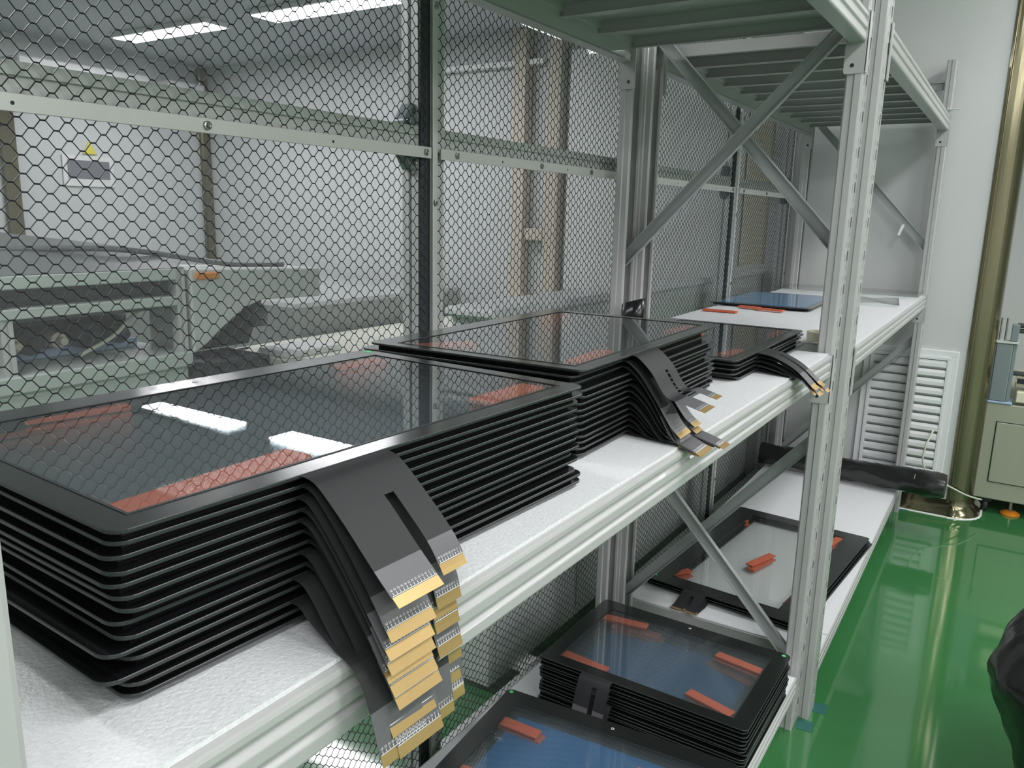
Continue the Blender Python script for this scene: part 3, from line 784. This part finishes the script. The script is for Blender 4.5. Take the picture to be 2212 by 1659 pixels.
for y, mt in ((-.7355, 'alloy_bar'), (1.196, 'alloy_bar'), (2.03, 'alloy_bar')):
    st = box(XP + .0125, XP + .0175, y - .007, y + .007, .02, 2.40).build('clamp_bar', mt, wl, bevel=.0006)
    for z in (.25, .75, 1.085, 1.358, 1.723, 2.1): screw(y, z, st)
def gusset(y, z, up):
    g = empty('corner_bracket'); g.parent = wl
    s_ = 1 if up else -1
    m = MB().prism([(0, 0), (-.036, 0), (-.036, .008), (-.012, .040), (0, .040)], 0, 1, lambda p, a: (XP - .006 - .028 * a, y + p[0], z + s_ * p[1]))
    b_ = m.build('bracket_body', 'machine_grey', g, bevel=.002)
    for dy, dz in ((-.008, .026), (-.026, .006)):
        q = MB().lathe([(0, .004), (.003, .004), (.003, .002), (.0055, .0035), (.0055, 0)], 12, axis='x').build('bolt', 'screw_steel', g); q.location = (XP - .006, y + dy, z + s_ * dz)
for y in (-.766, 1.150, 2.045): gusset(y, 1.503, True); gusset(y, 1.460, False)

# ------------------------------------------------------------------ room behind the mesh
XB = -5.85
struct(box(XB, XB + .05, 2.56, 2.65, 0, BACK_CEIL).build('trim_3', 'champagne_metal', bevel=.01), 'brown corner trim behind the mesh')
struct(box(XB, XB + .03, .92, 1.03, 0, 2.05).build('trim_4', 'champagne_metal', bevel=.006), 'brown upright trim on the wall behind the mesh')
for (a, b, lab) in ((1.02, 2.02, 'left'), (2.18, 2.52, 'right')):  # white boxes put in for pale reflections in the pane
    tag(box(XB + .005, XB + .18, a, b, 2.10, 2.34).build('reflection_box', 'board_white', bevel=.01), 'white box in place of a pane reflection high behind the mesh, %s one' % lab, 'stand-in box', 'white boxes in place of reflections')
e = empty('warning_sign', (XB + .004, 1.55, 1.5)); tag(e, 'grey notice on white board under a yellow triangle on the back wall', 'sign')
box(0, .012, -.20, .20, -.03, .20).build('board', 'sign_white', e, bevel=.002)
box(.0122, .016, -.165, .165, .03, .165).build('notice', 'sign_grey', e)
MB().prism([(-.055, .215), (.055, .215), (0, .31)], 0, .012, lambda p, a: (a, p[0] + .02, p[1])).build('triangle', 'yellow', e, bevel=.002)
# end wall: posts and boards
for x0, x1, lab in ((-2.60, -2.50, 'left'), (-2.34, -2.24, 'right')):
    tag(box(x0, x1, 2.56, 2.645, 0, BACK_CEIL - .002).build('door_post', 'beige_trim', bevel=.006), '%s beige upright post at the end wall behind the mesh' % lab, 'post', 'beige posts')
tag(box(-2.495, -2.345, 2.57, 2.63, 1.17, 1.25).build('lock_box', 'beige_trim', bevel=.008), 'beige crossbar between the upright posts behind the mesh', 'crossbar')
tag(box(-2.20, -1.05, 2.60, 2.645, 0, 2.35).build('wall_board', 'board_white', bevel=.004), 'tall white board at the end wall behind the mesh', 'board')
tag(box(-1.04, -.90, 2.59, 2.645, 0, 2.35).build('curtain_strip', 'tape_cream', bevel=.01), 'cream strip at the end wall right of the white board', 'strip')
tag(box(-3.6, -2.38, 2.58, 2.64, 2.28, 2.315).build('wall_light_bar', 'board_white', bevel=.004), 'thin white bar high on the end wall behind the mesh', 'bar')
# white cabinet with a foam top right behind the mesh
e = empty('white_cabinet', (-1.2, .6, 0)); tag(e, 'white cabinet with foam top standing right behind the mesh', 'cabinet')
box(.30, .44, -.93, 1.9, .02, 1.072).build('cabinet_body', 'machine_white', e, bevel=.004)
for yy in (-.68, -.20, .28, .76): box(.4405, .446, yy - .22, yy + .23, .06, 1.03).build('cabinet_door', 'machine_white', e, bevel=.002)
box(.29, .455, -.955, 1.92, 1.073, 1.100).build('foam_top', 'board_white', e, bevel=.008)
# machine
e = empty('print_machine', (-2.45, 0, 0)); tag(e, 'pale machine with open front bay and orange block behind the mesh', 'machine')
box(-1.7, -.02, -1.7, -.03, .10, .70).build('base_cabinet', 'machine_pale', e, bevel=.01)
box(-1.72, .0, -1.72, -.02, .70, .762).build('table_slab', 'machine_pale', e, bevel=.006)
for y in (-.055, -.715, -1.45): MB().prism(T_SLOT(0, .04, .04), .762, 1.10 if y > -.5 else .99, lambda p, a: (-.01 - p[0], y - .02 + p[1], a)).build('frame_upright', 'alloy', e)
box(-.07, 0, -1.7, -.076, 1.055, 1.10).build('frame_beam', 'machine_pale', e, bevel=.003)
box(-.07, 0, -1.7, -.076, .955, .990).build('frame_beam', 'machine_pale', e, bevel=.003)
box(-.10, -.06, -1.7, -.08, .991, 1.054).build('window', 'machine_dark', e)
box(-1.7, -.62, -1.7, -.03, .763, 1.10).build('rear_housing', 'machine_dark', e)
box(-.61, -.10, -1.7, -.10, .93, .95).build('inner_cover', 'shade_grey', e)
MB().prism([(-1.7, 1.101), (.0, 1.101), (-.30, 1.165), (-1.7, 1.20)], -1.7, -.03, lambda p, a: (p[0], a, p[1])).build('hood', 'shade_grey', e, bevel=.006)
for y, r_ in ((-.56, .045), (-.46, .03), (-.34, .05), (-.22, .04), (-.62, .03)):
    MB().lathe([(0, 0), (r_, 0), (r_, .10), (r_ * .5, .10), (r_ * .5, .14), (0, .14)], 16, (-.28, y, .84), axis='x').build('drive_motor', 'machine_dark' if r_ > .03 else 'beige_trim', e, bevel=.002)
box(-.30, -.26, -.69, -.10, .765, .80).build('cable_tray', 'blue_pale', e, bevel=.004)
box(-.42, -.32, -.69, -.10, .80, .90).build('gear_block', 'machine_dark', e, bevel=.01)
MB().tube(smooth_path([(-.15, -.12, .95), (-.14, -.20, .90), (-.13, -.28, .84), (-.12, -.42, .785)], 5), .008, 8).build('hose', 'tube_clear', e, smooth=True)
# right hand wing: white arm with curved underside
MB().prism([(-.014, 1.096), (.689, 1.070), (.686, .936), (.34, .945), (.24, .915), (.123, .84), (.05, .785), (-.017, .750)], -.30, 0, lambda p, a: (a, p[0], p[1])).build('side_wing', 'machine_white', e, bevel=.006)
MB().prism([(.0, .70), (.02, .745), (.14, .825), (.26, .90), (.36, .93), (.60, .93), (.58, .88), (.50, .70)], -.36, -.305, lambda p, a: (a, p[0], p[1])).build('brush_guard', 'machine_dark', e)
box(-.29, .02, -.02, .36, .50, .70).build('black_tub', 'machine_dark', e, bevel=.01)
box(-.02, .012, .005, .115, 1.050, 1.078).build('orange_block', 'orange', e, bevel=.004)  # plain orange block that gives no light
MB().tube(smooth_path([(-.4, -.70, 1.165), (-.3, -.45, 1.172), (-.2, -.15, 1.165), (-.12, .25, 1.10), (-.1, .55, 1.085)], 6), .012, 8).build('cable', 'shade_grey', e, smooth=True)
MB().lathe([(0, 0), (.045, 0), (.052, .06), (.03, .10), (0, .11)], 16, (-.20, .47, .80)).build('glass_jar', 'shade_grey', e, smooth=True)
# low bench right of the machine
e = empty('work_bench', (-2.9, 1.45, 0)); tag(e, 'cream topped work bench right of the machine behind the mesh', 'bench')
box(.02, .62, -1.0, 1.05, .62, .66).build('bench_top', 'bench_cream', e, bevel=.006)
for x in (.05, .53):
    for y in (-.95, .95): box(x, x + .05, y, y + .05, 0, .66).build('leg', 'alloy', e)
box(.06, .58, -.90, .94, .20, .23).build('lower_shelf', 'machine_pale', e, bevel=.004)
o = box(-.11, .11, -.16, .16, 0, .03).build('paper_stack', 'board_white', bevel=.003); o.location = (-2.55, .64, .661); tag(o, 'white paper stack on the cream bench behind the mesh', 'paper')

tag(box(-4.6, -2.95, .98, 2.5, .02, .83).build('grey_cabinet', 'grey_body', bevel=.02), 'large pale grey cabinet between the machine and the end wall', 'cabinet')
# ------------------------------------------------------------------ far wall fittings
e = tag(empty('vent_grille', (0, YF, 0)), 'white louvred vent low in the grey wall', 'vent')
def frame(x0, x1, z0, z1, w_, y0, y1, nm, par, mt):
    for a, b, c, d in ((x0, x1, z1 - w_, z1), (x0, x1, z0, z0 + w_), (x0, x0 + w_, z0 + w_, z1 - w_), (x1 - w_, x1, z0 + w_, z1 - w_)):
        box(a, b, y0, y1, c, d).build(nm, mt, par, bevel=.002)
frame(-.236, .160, .165, .775, .028, -.014, -.001, 'outer_frame', e, 'louver_white')
frame(-.208, .132, .193, .747, .016, -.022, -.001, 'inner_frame', e, 'louver_white')
box(-.192, .116, -.004, -.0015, .209, .731).build('back_plate', 'shade_grey', e)
sl = MB().prism([(-.003, -.024), (-.0205, -.010), (-.0205, .006), (-.015, .019), (-.0135, .018), (-.0185, .004), (-.0185, -.009), (-.003, -.021)], -.1915, .1155 - 0, lambda p, a: (a, p[0], p[1])).mesh('slat', 'louver_white')
for k in range(12):
    o = link('slat', sl, e); o.location = (0, 0, .236 + k * .0430)
hose = MB().tube(smooth_path([(.098, YF - .02, .40), (.080, YF - .06, .33), (.075, YF - .06, .26), (.11, YF - .05, .185), (.19, YF - .03, .15), (.27, YF - .02, .118), (.33, YF + .06, .085)], 8), .0042, 8).build('clear_hose', 'tube_clear', smooth=True)
tag(hose, 'thin clear hose drooping from the vent to the olive machine', 'hose')
tag(box(-.012, .040, 1.972, 1.99, 1.818, 1.8215).build('shelf_tag', 'louver_white', bevel=.0008), 'small white tag sticking out of the far rack post', 'tag')
o = box(-.006, .006, -.001, .001, -.05, 0).build('paper_tag', 'louver_white'); o.location = (-.125, 1.985, 1.335); o.rotation_euler = (0, R(18), 0); tag(o, 'small white paper tag hanging on the far rack brace', 'tag')
for x, y, a, lab in ((.024, .045, 4, 'under the near front post'), (.040, .150, 10, 'under the second front post'), (.020, 2.045, 0, 'under the post beside the far wall')):
    o = box(-.020, .020, -.024, .024, 0, .0006).build('floor_tape', 'tape_teal'); o.location = (x, y, .0002); o.rotation_euler = (0, 0, R(a)); tag(o, 'teal floor tape ' + lab, 'tape', 'teal floor tapes')
# olive machine right of the column
e = empty('test_machine', (.29, 2.22, 0)); tag(e, 'olive grey machine cabinet on castors right of the metal column', 'machine')
box(0, 1.1, 0, .75, .075, .535).build('cabinet_body', 'machine_olive', e, bevel=.004)
frame(.049, .62, .158, .452, .0035, -.0012, .0, 'door_gap', e, 'machine_dark')
box(.053, .616, -.006, -.0003, .162, .448).build('door', 'machine_olive', e, bevel=.002)
box(-.002, .10, -.004, .11, .536, .546).build('mount_plate', 'blue_pale', e, bevel=.002)
box(.004, .070, .0, .085, .5465, .815).build('grey_column', 'machine_grey', e, bevel=.004)
box(.0705, .086, .01, .085, .5465, .815).build('column_side', 'machine_grey', e, bevel=.002)
box(0, .09, -.003, .09, .816, .826).build('cap_plate', 'alloy', e, bevel=.001)
box(.055, .085, .0, .05, .827, .905).build('rod_holder', 'machine_grey', e, bevel=.003)
for z in (.90, .875, .68): MB().tube([(.075, .03, z), (1.1, .03, z)], .011, 12).build('guide_rod', 'screw_steel', e, smooth=True)
for x in (.012, .034): MB().tube([(x, .02, .827), (x, .02, .93)], .004, 8).build('stud', 'screw_steel', e)
box(.10, 1.0, .10, .5, .60, .63).build('slide_table', 'tape_cream', e, bevel=.004)
box(.12, .9, .14, .4, .70, .86).build('head_block', 'tape_cream', e, bevel=.02)
box(.11, .8, .0, .06, .55, .60).build('front_rail', 'tape_cream', e, bevel=.004)
box(.105, .5, .02, .05, .635, .655).build('slot_bar', 'machine_dark', e)
c = MB().lathe([(0, -.012), (.026, -.012), (.032, -.006), (.032, .006), (.026, .012), (0, .012)], 20, axis='x').build('castor', 'machine_dark', e, smooth=True); c.location = (.055, .05, .0325)
box(.03, .08, .02, .08, .055, .0745).build('castor_fork', 'machine_dark', e, bevel=.003)
MB().tube([(.16, .06, .02), (.16, .06, .075)], .008, 10).build('levelling_foot', 'screw_steel', e)
MB().lathe([(0, .018), (.02, .018), (.042, .006), (.042, 0), (0, 0)], 20, (.16, .06, .001)).build('foot_pad', 'orange', e)
# black plastic bag at the right edge
mb = MB(); rows = []; rs = random.Random(4); ph = [rs.uniform(0, 6) for _ in range(12)]
prof = [(0, .13), (.03, .165), (.08, .185), (.14, .205), (.20, .228), (.26, .247), (.31, .262), (.36, .272), (.40, .262), (.44, .245), (.475, .215), (.50, .16), (.515, .09), (.52, .01)]
pz = smooth_path([Vector((a, b)) for a, b in prof], 3); nk = 44
for i, q in enumerate(pz):
    row = []
    for k in range(nk):
        a = 2 * math.pi * k / nk; h = q.x
        f = .014 * math.sin(3 * a + ph[0] + 6 * h) + .012 * abs(math.sin(4 * a + ph[1] - 9 * h)) + .010 * abs(math.sin(7 * a + ph[2] + 14 * h)) + .006 * abs(math.sin(13 * a + 30 * h + ph[3])) - .014
        rr = max(.004, q.y + f * min(1, q.y / .1)); row.append((rr * math.cos(a), rr * math.sin(a), max(0, h + .006 * math.sin(5 * a + ph[4]) * (1 if 0 < i else 0))))
    rows.append(row)
o = mb.grid(rows, 0, True).build('plastic_bag', 'film_black', smooth=True); o.location = (.70, .02, .001); tag(o, 'crumpled black plastic bag at the right edge of the green floor', 'bag')
